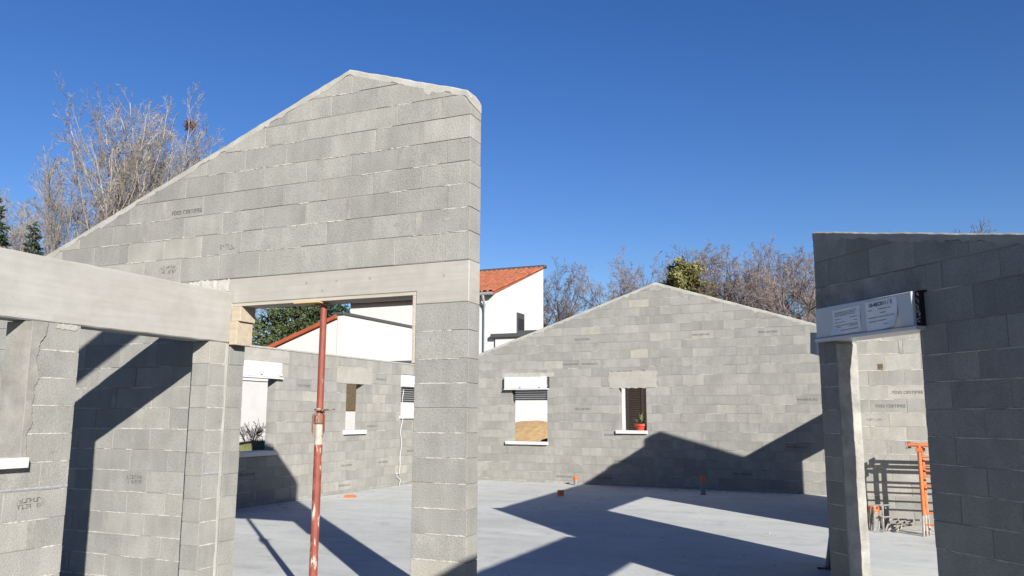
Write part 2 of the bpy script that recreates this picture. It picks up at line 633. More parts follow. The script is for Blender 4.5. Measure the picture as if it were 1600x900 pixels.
    def stamp(self, u, z, s, size, mat=None):
        r = self.find(u, z)
        if not r: return
        ob, w0, w1, a, b = r
        me = text_mesh(s, size, mat or BLOCKINK)
        wid = max(v.co.x for v in me.vertices) - min(v.co.x for v in me.vertices)
        uc = min(max(u, w0 + wid / 2 + .01), w1 - wid / 2 - .01) if w1 - w0 > wid + .03 else .5 * (w0 + w1)
        obj('printed_text', me, ob, (uc - ob.location.x, -.0012, z - ob.location.z))
    def mark(self, u, z, w, rows=2, hgt=.03, seed=0, arcs=True):
        """certification mark too small to read: rows of little strokes between arcs"""
        r = self.find(u, z)
        if not r: return
        ob, w0, w1, a, b = r
        uc = min(max(u, w0 + w * .6), w1 - w * .62)
        q = random.Random(seed)
        mb = MB()
        for k in range(rows):
            zc = (rows - 1) * .5 * hgt * 1.35 - k * hgt * 1.35
            x = -w * .36
            while x < w * .3:
                cw = q.uniform(.012, .022)
                if q.random() < .85:
                    for _ in range(3):
                        if q.random() < .5:
                            zz = zc + q.choice((-.45, 0, .45)) * hgt
                            mb.add([(x, 0, zz - .0022), (x + cw, 0, zz - .0022), (x + cw, 0, zz + .0022), (x, 0, zz + .0022)], [(0, 1, 2, 3)])
                        else:
                            xx = x + q.choice((0, cw))
                            mb.add([(xx - .002, 0, zc - hgt * .5), (xx + .002, 0, zc - hgt * .5), (xx + .002, 0, zc + hgt * .5), (xx - .002, 0, zc + hgt * .5)], [(0, 1, 2, 3)])
                x += cw + .007
        if arcs:
            for cx, rr, sgn in ((-w * .36, .035, -1), (w * .30, .035, 1), (w * .36, .035, 1)):
                for i in range(8):
                    t0, t1 = (-1 + i / 4) * .95, (-1 + (i + 1) / 4) * .95
                    ps = []
                    for t, e in ((t0, -.0022), (t1, -.0022), (t1, .0022), (t0, .0022)):
                        ps.append((cx + sgn * (math.cos(t) - .6) * (rr + e), 0, math.sin(t) * (rr + e)))
                    if sgn < 0: ps = ps[::-1]
                    mb.add(ps, [(0, 1, 2, 3)])
        mb.build('printed_mark', BLOCKINK, ob, (uc - ob.location.x, -.0012, z - ob.location.z))

MOTTLEDCOAT = mat_mortar('mottled_mortar_coat', (.32, .312, .286), .3)  # slightly darker and blotchier than the rough mortar coat
RENDER2 = mat_mortar('levelling_mortar', (.375, .368, .338), .16)

def wob(seed):
    q_ = random.Random(seed)
    ph = [(q_.uniform(0, 6.28), q_.uniform(.7, 1.3)) for _ in range(6)]
    def f(x):
        return sum(math.sin(x * fr * k[1] + k[0]) * am for k, (fr, am) in zip(ph, ((5, .34), (13, .26), (29, .18), (61, .12), (131, .07), (240, .05))))
    return f

def rough_panel(name, mat, parent, u0, u1, z0, z1, y0, y1, amp=.004, edge=.02, seed=0, step=.05):
    """slab of mortar or cast concrete with an uneven face and ragged outline"""
    q = random.Random(seed)
    nu, nz = max(2, int((u1 - u0) / step)), max(2, int((z1 - z0) / step))
    vs, fs = [], []
    for j in range(nz + 1):
        for i in range(nu + 1):
            e = (i in (0, nu)) or (j in (0, nz))
            u = u0 + (u1 - u0) * i / nu + (q.uniform(-edge, edge) if i in (0, nu) else 0)
            z = z0 + (z1 - z0) * j / nz + (q.uniform(-edge, edge) if j in (0, nz) else 0)
            vs.append((u, y0 + (0 if e else -q.uniform(0, amp)), z))
    n1 = nu + 1
    for j in range(nz):
        for i in range(nu):
            fs.append((j * n1 + i, j * n1 + i + 1, j * n1 + n1 + i + 1, j * n1 + n1 + i))
    rim = [i for i in range(n1)] + [j * n1 + nu for j in range(1, nz + 1)] + [nz * n1 + i for i in range(nu - 1, -1, -1)] + [j * n1 for j in range(nz - 1, 0, -1)]
    o = len(vs)
    for k in rim: vs.append((vs[k][0], y1, vs[k][2]))
    m = len(rim)
    for k in range(m):
        l = (k + 1) % m
        fs.append((rim[k], o + k, o + l, rim[l]))
    fs.append(tuple(reversed(range(o, o + m))))
    return MB().add(vs, fs).build(name, mat, parent)

def sill(parent, u0, u1, z, T, out=.05, th=.06, mat=None, y0=None):
    ins = MB()
    ins.prism([(u0, z - th), (u1, z - th), (u1, z), (u0, z)], -out if y0 is None else y0, T + .06, .004)
    return ins.build('window_sill', mat or SILL, parent)

# ------------------------------------------------------------------ ground and slab
gm = MB()
N = 40
R_ = 700.0
xs = [R_ * (2 * i / N - 1) ** 3 - 5 for i in range(N + 1)]
ys = [R_ * (2 * i / N - 1) ** 3 + 12 for i in range(N + 1)]
vs = [(x, y, -.22) for y in ys for x in xs]
fs = [(j * (N + 1) + i, j * (N + 1) + i + 1, (j + 1) * (N + 1) + i + 1, (j + 1) * (N + 1) + i) for j in range(N) for i in range(N)]
tag(gm.add(vs, fs).build('ground', GROUND), kind='structure')
tag(MB().prism([(-10.33, -.35), (9.0, -.35), (9.0, 0), (-10.33, 0)], -6.0, 19.15, .01).build('concrete_slab', FLOOR), kind='structure')

# ------------------------------------------------------------------ wall A: near gable wall with the propped opening
XA = -10.05; YA = 5.883
def a(x): return x - XA
LA = a(-2.955)
wa = Wall('gable_wall', 'tall block gable wall with concrete lintel over a wide propped opening', (XA, YA, 0), 0, LA, .2,
          [(0, 4.76 - .375 * (XA * -1 - 4.22)), (a(-4.22), 4.765), (LA - .045, 4.365), (LA, 4.30)], LVA,
          openings=[(a(-5.45), a(-3.453), -.1, 2.525)], solids=[(a(-5.66), LA, 2.525, 2.878)],
          phase=(.465, .225), pale=2.1, bead=.42, seed=11, full_from_right=True, singles=(1.9, 99))
A_o = wa.o
lin = MB().prism([(a(-5.66), 2.525), (a(-5.45), 2.525), (a(-5.45), 2.636), (a(-3.453), 2.636), (a(-3.453), 2.525), (LA + .001, 2.525), (LA + .001, 2.873), (a(-5.66), 2.873)], -.003, .203, .006)
lin.build('lintel', CAST2, A_o)
rough_panel('honeycombed_concrete', BEAD, A_o, a(-6.02), a(-5.5), 2.75, 2.872, -.006, .03, .007, .012, 3, .03)
# wood left from the formwork
MB().box((a(-5.44), -.004, 2.606), (a(-3.4555), .206, 2.634), .002).build('formwork_board', WOOD2, A_o)
MB().box((a(-3.480), -.012, 2.03), (a(-3.4555), .2, 2.604), .002).build('jamb_board', WOOD2, A_o)
MB().box((a(-5.447), -.012, 2.466), (a(-5.335), .19, 2.604), .003).build('wood_packer', WOOD, A_o)
MB().box((a(-5.447), -.024, 2.245), (a(-5.36), .19, 2.464), .003).build('wood_packer', WOOD, A_o)
wa.stamp(a(-5.95), 3.59, 'FDES CERTIFIEE', .058)
wa.mark(a(-5.40), 3.19, .26, 2, .022, 3, False)
wa.mark(a(-6.20), 3.02, .26, 2, .032, 4)
wa.mark(a(-6.46), .98, .26, 2, .032, 5)
for (u, z) in ((-4.27, 2.78), (-3.92, 2.78), (-3.19, 2.76), (-4.42, 2.70), (-4.60, 2.78)):
    MB().tube([(a(u), -.0045, z), (a(u), .01, z)], .013, 10).build('tie_hole', RENDER, A_o)

# ------------------------------------------------------------------ wall D: left wall with beam, pillar and window
YD = -1.2; XD = -5.45
def d(y): return y - YD
LD = d(5.862)
wd = Wall('beam_wall', 'left block wall under a long pale concrete beam, with doorway and window end', (XD, YD, 0), math.radians(90), LD, .2,
          [(0, 2.26), (LD, 2.26)], LV, openings=[(d(4.30), d(5.63), -.1, 2.3), (d(2.3), d(3.90), 1.28, 2.3)],
          phase=(d(4.30) % .492, (d(4.30) + .25) % .492), pale=3, bead=.7, cap=False, seed=23)
D_o = wd.o
# beam: long cast piece with a slightly uneven lower arris
bm = MB()
q = random.Random(5)
n = 60
vs = []
for i in range(n + 1):
    u = LD * i / n + (.003 if i == n else 0)
    w = q.uniform(-.0035, .0035)
    vs += [(u, -.004, 2.272 + w), (u, -.004, 2.732 + w * .6), (u, .006, 2.742 + w), (u, .196, 2.742 + w), (u, .204, 2.732), (u, .204, 2.27), (u, .196, 2.262), (u, .006, 2.262 + w)]
fs = [(8 * i + k, 8 * i + (k + 1) % 8, 8 * i + 8 + (k + 1) % 8, 8 * i + 8 + k) for i in range(n) for k in range(8)]
fs += [tuple(reversed(range(8))), tuple(range(8 * n, 8 * n + 8))]
vsf = [tuple(v) for v in vs]
bm.add(vsf, [tuple(reversed(f)) for f in fs]).build('beam', CAST, D_o)
rough_panel('rough_mortar_edge', CAST, D_o, d(3.70), d(4.06), 2.272, 2.33, -.0055, .02, .0012, .004, 8, .02)
# mortar-coated window edge
wq = wob(9)
pl = [(d(3.899), 1.285), (d(3.899), 2.258)]
ragged = []
z = 2.258
while z > 1.285:
    ragged.append((d(3.905) + .055 + .038 * wq(z * 1.3) + max(0, z - 2.05) * .35, z)); z -= .014
poly = [pl[0]] + ragged[::-1] + [pl[1]]
MB().prism(poly, -.010, .02, .003).build('mortar_coat', RENDER, D_o)
rough_panel('mortar_coat', RENDER, D_o, d(3.86), d(3.902), 1.285, 2.255, -.008, .205, .0, .0, 10, .06)
sill(D_o, d(2.22), d(3.93), 1.30, .2, .07, .07)
for u0, u1 in ((d(3.3), d(4.298)), (d(5.632), d(5.86))):
    MB().box((u0, -.0036, 1.074), (u1, .0, 1.088)).build('chalk_line', CHALK, D_o)
wk = wob(44)
MB().prism([(d(5.862), .0), (d(5.862), 2.25)] + [(d(5.834) - .012 * wk(2.25 - .05 * k), 2.25 - .05 * k) for k in range(46)], -.0045, .03, .001).build('packed_corner_joint', RENDER2, D_o)
wd.mark(d(4.02), .98, .24, 2, .03, 6)
rough_panel('mortar_splash', RENDER2, D_o, d(4.10), d(4.27), 2.222, 2.262, -.003, .01, .001, .008, 14, .012)

# ------------------------------------------------------------------ wall C: far left side wall
XC = -10.07; YC = 5.7
def c(y): return y - YC
LC = c(18.72)
wc = Wall('side_wall', 'long low side wall of blocks with three windows, in front of the white houses', (XC, YC, 0), math.radians(90), LC, .2,
          [(0, 2.80), (LC, 2.80)], [v for v in LV if v < 2.5] + [2.535, 2.80],
          openings=[(c(10.55), c(12.12), .93, 2.56), (c(14.36), c(15.0), 1.27, 2.26), (c(16.56), c(17.9), 1.55, 2.56)],
          solids=[(c(14.0), c(15.32), 2.26, 2.62)], phase=(.1, .346), bead=.12, cap=False, seed=31, singles=(c(10.9), 99))
C_o = wc.o
rough_panel('lintel', CAST2, C_o, c(14.0), c(15.32), 2.262, 2.62, -.003, .2, .003, .003, 17, .06)
rough_panel('lintel_band', CAST2, C_o, c(10.4), c(12.45), 2.562, 2.79, -.004, .1, .003, .008, 18, .06)
MB().box((0, -.006, 2.80), (LC, .206, 2.835), .006).build('levelling_bed', RENDER2, C_o)
sill(C_o, c(10.5), c(12.18), .955, .2, .06, .085)
sill(C_o, c(14.28), c(15.08), 1.285, .2, .06, .085)
sill(C_o, c(16.5), c(17.96), 1.585, .2, .05, .06)
for u, z, s in ((12.95, 2.16, 'FDES CERTIFIEE'), (15.75, 2.40, 'PRADIER BLOCS'), (14.45, .56, 'FDES CERTIFIEE'), (15.85, .56, 'FDES CERTIFIEE'), (14.4, .16, 'PRADIER BLOCS'), (16.95, .76, 'PRADIER BLOCS'), (11.55, .56, 'FDES CERTIFIEE'), (15.2, 1.36, 'PRADIER BLOCS')):
    wc.stamp(c(u), z, s, .056)

# ------------------------------------------------------------------ wall B: far gable
TB = math.radians(-3)
P0 = Vector((-4.7604, 18.621, 0)); BU = Vector((math.cos(TB), math.sin(TB), 0))
UB0 = -5.45                       # distance from P0 to the left end
OB = P0 + BU * UB0
def b(x): return (x - OB.x) / BU.x
LB = b(1.4)
pk = b(-4.44)
wb = Wall('far_gable_wall', 'wide far block gable wall with two small windows, partly in shadow', tuple(OB), TB, LB, .2,
          [(0, 4.725 - .327 * pk), (pk, 4.725), (LB, 4.725 - .328 * (LB - pk))], LV,
          openings=[(b(-8.2), b(-7.23), .975, 2.56), (b(-5.38), b(-4.72), 1.27, 2.25)],
          solids=[(b(-5.63), b(-4.45), 2.25, 2.65)], phase=(.2, .446), bead=.2, seed=41, singles=(-1, b(-.75)))
B_o = wb.o
rough_panel('lintel', CAST2, B_o, b(-5.63), b(-4.45), 2.252, 2.65, -.003, .2, .003, .012, 27, .06)
rough_panel('mortar_patch', RENDER2, B_o, b(-8.48), b(-7.05), 2.56, 2.66, -.004, .1, .003, .012, 28, .05)
sill(B_o, b(-8.35), b(-7.21), .975, .2, .07, .075)
sill(B_o, b(-5.46), b(-4.70), 1.27, .42, .06, .075)
for x, z, s in ((-6.3, 3.44, 'FDES CERTIFIEE'), (-3.6, 3.44, 'FDES CERTIFIEE'), (-2.1, 3.44, 'FDES CERTIFIEE'), (-6.75, 2.84, 'FDES CERTIFIEE'), (-6.2, 2.84, 'PRADIER BLOCS'), (-6.25, 1.76, 'FDES CERTIFIEE'), (-5.3, .56, 'PRADIER BLOCS'), (-6.75, .16, 'PRADIER BLOCS'), (-5.6, .16, 'FDES CERTIFIEE'), (-1.2, 1.96, 'PRADIER BLOCS'), (-1.5, .96, 'PRADIER BLOCS'), (-2.4, .36, 'FDES CERTIFIEE'), (-5.5, 1.16, 'PRADIER BLOCS')):
    wb.stamp(b(x), z, s, .058)

# ------------------------------------------------------------------ wall F: shaded wall on the right, set askew
PF = 0.721453
FU = Vector((math.sin(PF), -math.cos(PF), 0)); FN = Vector((math.cos(PF), math.sin(PF), 0))
OF = FU * -6.04 + FN * 4.81
RF = math.atan2(FU.y, FU.x)
LF = 2.34
wf = Wall('shaded_wall', 'shaded block wall standing askew at right with a narrow doorway', tuple(OF), RF, LF, .2,
          [(0, 3.27), (LF, 2.75)], [v for v in LV if v < 2.8] + [2.98, 3.18, 3.38],
          openings=[(.236, 1.162, -.1, 2.25), (.08, 1.20, 2.25, 2.55)], solids=[(0.0, 1.26, 2.55, 2.74)],
          phase=(.43, .19), pale=2.2, bead=.28, seed=57)
F_o = wf.o
rough_panel('lintel', MOTTLEDCOAT, F_o, 0.004, 1.26, 2.552, 2.737, -.002, .198, .0008, .002, 37, .05)
# mortar dragged over the doorway reveal
wj = wob(33)
pj = []
z = 0.0
while z < 2.24:
    pj.append((.246 + .006 * wj(z * 1.5), z)); z += .03
MB().prism([(.228, 0.0)] + pj + [(.228, 2.24)], -.005, .206, .002).build('mortar_coat', MOTTLEDCOAT, F_o)

# ------------------------------------------------------------------ the other walls of the askew room (G seen through the doorway)
wg = Wall('back_room_wall', 'sunlit block wall seen through the narrow doorway behind orange trestles', (-.165, 13.36, 0), 0, 3.2, .2,
          [(.86, 4.25 - .34 * .21), (1.07, 4.25), (3.2, 4.25 - .33 * 2.13)], LV, openings=[(-.1, .86, 3.54, 4.6)], phase=(.18, .43), pale=9, bead=.4, seed=61, singles=(-1, 1.7))
wg.stamp(.78, 1.96, 'FDES CERTIFIEE', .06)
wg.stamp(.66, 1.76, 'FDES CERTIFIEE', .06)
wg.mark(.30, 1.56, .3, 1, .03, 16, False)
rough_panel('mortar_patch', FENCEWOOD, wg.o, .33, .40, 2.30, 2.39, -.004, .02, .002, .004, 4, .03)

YW0 = 14.4
ww = Wall('bay_wall', 'block wall with a wide bay opening running back from the askew wall', (-.37, YW0, 0), math.radians(-90), YW0 - 7.93, .2,
          [(0, 3.42), (YW0 - 7.93, 3.20)], LV, openings=[(YW0 - 12.74, YW0 - 9.9, -.1, 2.55)], bead=0, seed=71, singles=(98, 99))
YV0 = 5.86
wv = Wall('entrance_wall', 'block wall with a doorway just right of the camera, beside the shaded wall', (1.12, YV0, 0), math.radians(-90), 9.4, .2,
          [(0, 2.80), (9.4, 2.80)], LV, openings=[(YV0 - 5.61, YV0 - 3.0, -.1, 2.15)], bead=0, seed=73, singles=(98, 99))
YX0 = 18.28
wx = Wall('rear_wall', 'low block wall with doorway hidden behind the shaded wall', (1.1, YX0, 0), math.radians(-90), YX0 - 13.58, .2,
          [(0, 2.80), (YX0 - 13.58, 2.80)], LV, openings=[(YX0 - 17.8, YX0 - 15.92, -.1, 2.17)], bead=0, seed=75, singles=(98, 99))

# ------------------------------------------------------------------ roller shutter boxes
def shutter_box(label, parent_o, u0, u1, z0, z1, T, out, sheets, lip=.028, slats=0, big=None, foam_right=True):
    M4 = Matrix.Translation(parent_o.location) @ Matrix.Rotation(parent_o.rotation_euler.z, 4, 'Z')
    loc = M4 @ Vector((u0, 0, z0))
    t = thing('shutter_box', label, 'shutter box', tuple(loc), parent_o.rotation_euler.z, 'roller shutter boxes in the window heads')
    w, hh = u1 - u0, z1 - z0
    mb = MB()
    mb.box((0, -out, lip + .004), (w - .05, T - .02, hh), .006)
    mb.build('casing', PVC, t)
    MB().box((-.006, -out - .018, 0), (w - .012, T - .04, lip), .004).build('bottom_rail', PVC, t)
    if foam_right:
        fm = MB()
        q = random.Random(int(u0 * 100))
        fm.box((w - .048, -out * .6, lip + .004), (w - .004, T - .03, hh - .004), .002)
        fm.build('end_plate', BLACK, t)
        sp = MB()
        for _ in range(26):
            x, z = q.uniform(w - .046, w - .006), q.uniform(lip + .02, hh - .02)
            s = q.uniform(.003, .008)
            sp.box((x - s, -out * .6 - .003, z - s), (x + s, -out * .6, z + s))
        tag(sp.build('foam_crumbs', STEEL, t), kind='stuff')
    for (su, sz, sw, sh, tilt, curl) in sheets:
        nx, nz = 8, 8
        vs = []
        for j in range(nz + 1):
            for i in range(nx + 1):
                x = (i / nx - .5) * sw; z = (j / nz - .5) * sh
                cu = 0
                k = i / nx - (j / nz)
                if curl > 0 and k > .45: cu = (k - .45) ** 1.5 * .12
                if curl < 0 and (1 - i / nx) - j / nz > .5: cu = ((1 - i / nx) - j / nz - .5) ** 1.5 * .12
                vs.append((x * math.cos(tilt) - z * math.sin(tilt), -out - .0035 - cu - .002 * math.sin(i * 1.3 + j), x * math.sin(tilt) + z * math.cos(tilt)))
        fs = [(j * (nx + 1) + i, j * (nx + 1) + i + 1, (j + 1) * (nx + 1) + i + 1, (j + 1) * (nx + 1) + i) for j in range(nz) for i in range(nx)]
        sheet = MB().add(vs, fs).build('paper_sheet', PAPER, t, (su - u0, 0, sz - z0))
        ln = MB()
        q = random.Random(int(su * 1000) + 3)
        zz = sh * (.18 if big and curl > 0 else .36)
        while zz > -sh * .36:
            x0 = -sw * .42
            while x0 < sw * .3:
                l = q.uniform(.1, .32) * sw
                if q.random() < .75:
                    ln.add([(x0, 0, zz), (min(x0 + l, sw * .4), 0, zz), (min(x0 + l, sw * .4), 0, zz + sh * .022), (x0, 0, zz + sh * .022)], [(0, 1, 2, 3)])
                x0 += l + .02 * sw
            zz -= sh * q.choice((.065, .065, .13))
        ob = tag(ln.build('print_lines', GREYINK, sheet, (0, -out - .0065, 0)), kind='stuff')
        ob.rotation_euler = (0, -tilt, 0)
        if big and curl > 0:
            obj('printed_text', text_mesh(big, sh * .185, INK), sheet, (-sw * .02, -out - .0066, sh * .36)).rotation_euler = (0, -tilt, 0)
    if slats:
        sm = MB()
        for k in range(slats):
            MB().box((.06, T * .35, -.052 * (k + 1)), (w - .06, T * .35 + .012, -.052 * k - .006), .003).build('shutter_slat', SLAT, t)
    return t

shutter_box('white shutter box with two printed sheets over the doorway in the shaded wall', F_o, .075, 1.235, 2.25, 2.545, .2, .075,
            [(.47, 2.398, .33, .215, .03, -1), (.87, 2.405, .34, .235, .03, 1)], big='10-4SC011 / 3')
shutter_box('white shutter box with two sheets above the shrub window of the side wall', C_o, c(10.5), c(12.25), 2.255, 2.555, .2, .06,
            [(c(11.72), 2.425, .27, .20, 0, -1), (c(12.02), 2.425, .26, .20, 0, 1)], foam_right=False)
shutter_box('white shutter box beside the hanging cable in the side wall', C_o, c(16.54), c(17.95), 2.27, 2.545, .2, .06, [], slats=7)
shutter_box('white shutter box above the window with dark slats in the far gable wall', B_o, b(-8.37), b(-7.17), 2.24, 2.555, .2, .10,
            [(b(-7.80), 2.40, .24, .20, .0, -1), (b(-7.47), 2.41, .27, .21, .0, 1)], slats=5)
tw = shutter_box('white shutter box on the bay opening, its sheet peeping past the shaded wall', ww.o, YW0 - 12.8, YW0 - 9.72, 2.25, 2.55, .2, .07,
            [])
pm = MB()
vs = []
for j in range(5):
    for i in range(5):
        vs.append((-.44 - .115 * i / 4 - .012 * j / 4, 9.75 + .02 * math.sin(i), 2.545 - .27 * j / 4 * (1 - .12 * i / 4)))
fs = [(j * 5 + i, j * 5 + i + 1, j * 5 + 6 + i, j * 5 + 5 + i) for j in range(4) for i in range(4)]
tag(pm.add(vs, fs).build('paper_sheet', PAPER), 'loose paper sheet sticking out past the left end of the shaded wall', 'paper')

# ------------------------------------------------------------------ steel prop under the lintel
PX, PY = -4.475, 5.985
t = thing('steel_prop', 'red telescopic steel prop standing under the lintel of the gable wall', 'prop', (PX, PY, 0))
MB().tube([(0, 0, .012), (0, 0, 1.34)], .0365, 16).build('outer_tube', PROPLOW, t, smooth=False)
MB().tube([(0, 0, 1.342), (0, 0, 1.52)], .0362, 16).build('bare_band', PROPBARE, t)
MB().tube([(0, 0, 1.5), (0, 0, 2.578)], .030, 16).build('inner_tube', PROPRED, t)
MB().tube([(0, 0, 1.52), (0, 0, 1.53), (0, 0, 1.60), (0, 0, 1.612)], [.040, .047, .047, .040], 16).build('collar_nut', RUST, t)
hd = MB()
hd.tube([(-.012, -.04, 1.64), (.06, -.045, 1.642), (.15, -.05, 1.648), (.20, -.052, 1.652)], [.008, .008, .008, .007], 8)
hd.build('pin_handle', RUST, t)
for s in (-1, 1):
    MB().tube([(s * .05, -.01, 1.42), (s * .062, -.012, 1.46), (s * .062, -.012, 1.60), (s * .048, -.01, 1.645), (0, -.04, 1.655)], .007, 8).build('collar_bow', RUST, t)
MB().box((-.07, -.07, 0), (.07, .07, .012), .002).build('base_plate', RUST, t)
MB().box((-.06, -.06, 2.578), (.06, .06, 2.588), .002).build('head_plate', RUST, t)
o = MB().box((-.17, -.1, -.006), (.11, .04, .006), .002).build('packing_board', YWOOD, None, (PX - .06, PY - .045, 2.596))
tag(o, 'small yellow board wedged between the red prop and the lintel', 'board')

# ------------------------------------------------------------------ things on the slab
def pipe(label, x, y, hgt, r, cap_h, mat=PIPE):
    t = thing('waste_pipe', label, 'pipe', (x, y, 0), 0, 'capped waste pipes rising from the slab')
    if hgt - cap_h > .02:
        MB().tube([(0, 0, -.02), (0, 0, hgt - cap_h + .01)], r, 20).build('pipe', mat, t)
    MB().tube([(0, 0, max(hgt - cap_h, .004)), (0, 0, hgt - cap_h + .012), (0, 0, hgt - .006), (0, 0, hgt)], [r + .008, r + .006, r + .005, r - .002], 20).build('cap', CAP, t)
    return t
pipe('grey pipe with orange cap where the shadow edge meets the far wall', -6.38, 18.38, .20, .05, .09)
pipe('short orange-capped stub lying low in the middle of the slab shadow', -5.81, 15.8, .115, .062, .10, PIPE)
pipe('tallest grey pipe with orange cap before the shaded part of the far wall', -3.236, 17.33, .37, .05, .10)
pipe('grey pipe with orange cap among steel clamps behind the doorway', -.015, 13.12, .33, .068, .09)
t = MB().prism([(-.11, 0), (.1, 0), (.115, .035), (.03, .05), (-.1, .045)], -.05, .05, .004).build('brick_piece', CAP, None, (-9.45, 13.72, 0), .4)
tag(t, 'small broken orange brick lying at the foot of the side wall', 'brick')
# crumbs of mortar and grit left on the slab
q = random.Random(21)
cm = MB()
for k in range(420):
    x, y = q.uniform(-9.6, .0), q.uniform(6.3, 18.0)
    if q.random() < .5: x, y = (-9.85 + abs(q.gauss(0, .25)), q.uniform(6.5, 18)) if q.random() < .5 else (q.uniform(-9.5, -1), 18.25 - abs(q.gauss(0, .25)))
    r_ = q.uniform(.004, .016) * (2.2 if q.random() < .06 else 1)
    pts_ = [(x + r_ * q.uniform(.7, 1.4) * math.cos(t_), y + r_ * q.uniform(.7, 1.4) * math.sin(t_)) for t_ in (0, 1.3, 2.6, 3.8, 5.1)]
    cm.add([(p[0], p[1], 0.0005) for p in pts_] + [(x + r_ * .2, y, r_ * q.uniform(.5, 1.1))], [(i, (i + 1) % 5, 5) for i in range(5)])
tag(cm.build('mortar_crumbs', RENDER), 'crumbs of mortar and grit scattered over the slab', 'debris', kind='stuff')
# cable from the high window
cb = MB()
q = random.Random(2)
pts = []
for i in range(26):
    z = 2.2 - i * .078
    pts.append((XC + .03 + .012 * math.sin(i * .9), 16.60 - .02 * math.sin(i * .6) - .003 * i + q.uniform(-.01, .01), z))
pts += [(XC + .05, 16.44, .27), (XC + .06, 16.36, .30), (XC + .05, 16.38, .20), (XC + .05, 16.46, .17), (XC + .05, 16.55, .12), (XC + .05, 16.50, .04), (XC + .08, 16.45, .012)]
tag(cb.tube(pts, .007, 6).build('cable', PVC, smooth=True), 'white cable hanging from the high window down the side wall', 'cable')
# board leaning at the end of the askew wall
t = thing('plastic_offcut', 'pale tube offcut leaning at the foot of the shaded wall end', 'pipe', (-.50, 9.62, 0))
MB().tube([(0, 0, .02), (.075, -.05, .45)], .028, 12).build('tube', ZINC, t)
MB().box((-.10, -.10, 0), (.10, .06, .022), .003).build('foot', DARK, t)

# trestles
def trestle(label, x, y, k):
    t = thing('trestle', label, 'trestle', (x, y, 0), 0, 'orange trestles folded against each other')
    for px in (0, .95):
        MB().tube([(px, 0, .28), (px, 0, 1.22)], .026, 10).build('post', ORANGE, t)
        MB().tube([(px - .02, -.015, 0), (px - .005, 0, .34)], .015, 8).build('leg', STEEL, t)
        MB().tube([(px + .025, .02, 0), (px + .01, 0, .42)], .015, 8).build('leg', STEEL, t)
    MB().tube([(-.13, 0, 1.22), (1.08, 0, 1.22)], .024, 8).build('top_bar', ORANGE, t)
    MB().box((-.16, -.035, 1.17), (-.135, .035, 1.26), .003).build('stop_plate', RUST, t)
    for z in ((1.06, .92, .80, .68, .16), (1.0, .30), (.86,))[k]:
        MB().tube([(0, 0, z), (.95, 0, z)], .012, 8).build('rung', ORANGE, t)
    MB().box((-.04, -.035, 1.13), (.04, .035, 1.18), .003).build('bracket', ORANGE, t)
trestle('nearest orange trestle in the stack behind the doorway', .605, 12.66, 0)
trestle('middle orange trestle in the stack behind the doorway', .648, 12.78, 1)
trestle('rearmost orange trestle in the stack, closest to the sunlit wall', .632, 12.90, 2)

# mason's clamps heaped by the pipe
q = random.Random(12)
cl_where = ['leaning left of the capped pipe', 'leaning upright in front of the capped pipe', 'upright at right of the capped pipe', 'slumped toward the doorway jamb', 'lying lowest in the heap', 'lying across the heap', 'at the right end of the heap', 'half buried at the back of the heap']
for k in range(8):
    t = thing('steel_clamp', 'dirty steel clamp ' + cl_where[k], 'clamp', (-.07 + .048 * k + q.uniform(-.02, .02), 12.9 + q.uniform(-.08, .1), 0), q.uniform(-.6, .6), 'mason clamps heaped by the pipe')
    lean = q.uniform(.1, .35) if k < 4 else 1.2
    Lb = q.uniform(.30, .38)
    base = MB()
    e = Vector((math.sin(lean) * .5, math.sin(lean) * .6, math.cos(lean))).normalized()
    p0 = Vector((0, 0, .015))
    base.tube([p0, p0 + e * Lb], .013, 5).build('bar', STEEL, t)
    side = Vector((.9, -.4, .1)).normalized()
    MB().tube([p0 + e * Lb, p0 + e * Lb + side * .10], .012, 5).build('jaw', STEEL, t)
    MB().tube([p0 + e * Lb * .55, p0 + e * Lb * .55 + side * .11], .013, 5).build('jaw', STEEL, t)

# unseen tower and beam, added to cast the upper shadow band on the gable wall
t = thing('shadow_scaffold', 'unseen tube tower added behind the camera to carry the shadow-casting beam', 'shadow_scaffold', (-3.3, -1.6, 0))
for sx in (-.5, .5):
    for sy in (-.9, .9):
        MB().tube([(sx, sy, 0), (sx, sy, 4.29)], .024, 8).build('post', STEEL, t)
for z in (.3, 1.3, 2.3, 3.3, 4.25):
    for sy in (-.9, .9):
        MB().tube([(-.5, sy, z), (.5, sy, z)], .02, 6).build('ledger', STEEL, t)
    for sx in (-.5, .5):
        MB().tube([(sx, -.9, z), (sx, .9, z)], .02, 6).build('ledger', STEEL, t)
o = MB().box((-.1, -2.4, 0), (.1, 4.5, .255), .004).build('shadow_beam', WOOD, None, (-3.3, -1.6, 4.305))
tag(o, 'long unseen beam added behind the camera to throw a shadow band on the gable wall', 'beam')

# ------------------------------------------------------------------ neighbouring houses
def window_unit(parent, x0, x1, z0, z1, y, T=.06):
    w = MB().box((x0, y, z0), (x1, y + T, z1), .005).build('window', DARK, parent)
    MB().box((x0 + .07, y - .012, z0 + .07), (x1 - .07, y - .004, z1 - .07)).build('pane', GLASS, w)
    return w
t = thing('white_house', 'white rendered house with terracotta lean-to roof, gutter and downpipe', 'house', (-12.49, 27, 0))
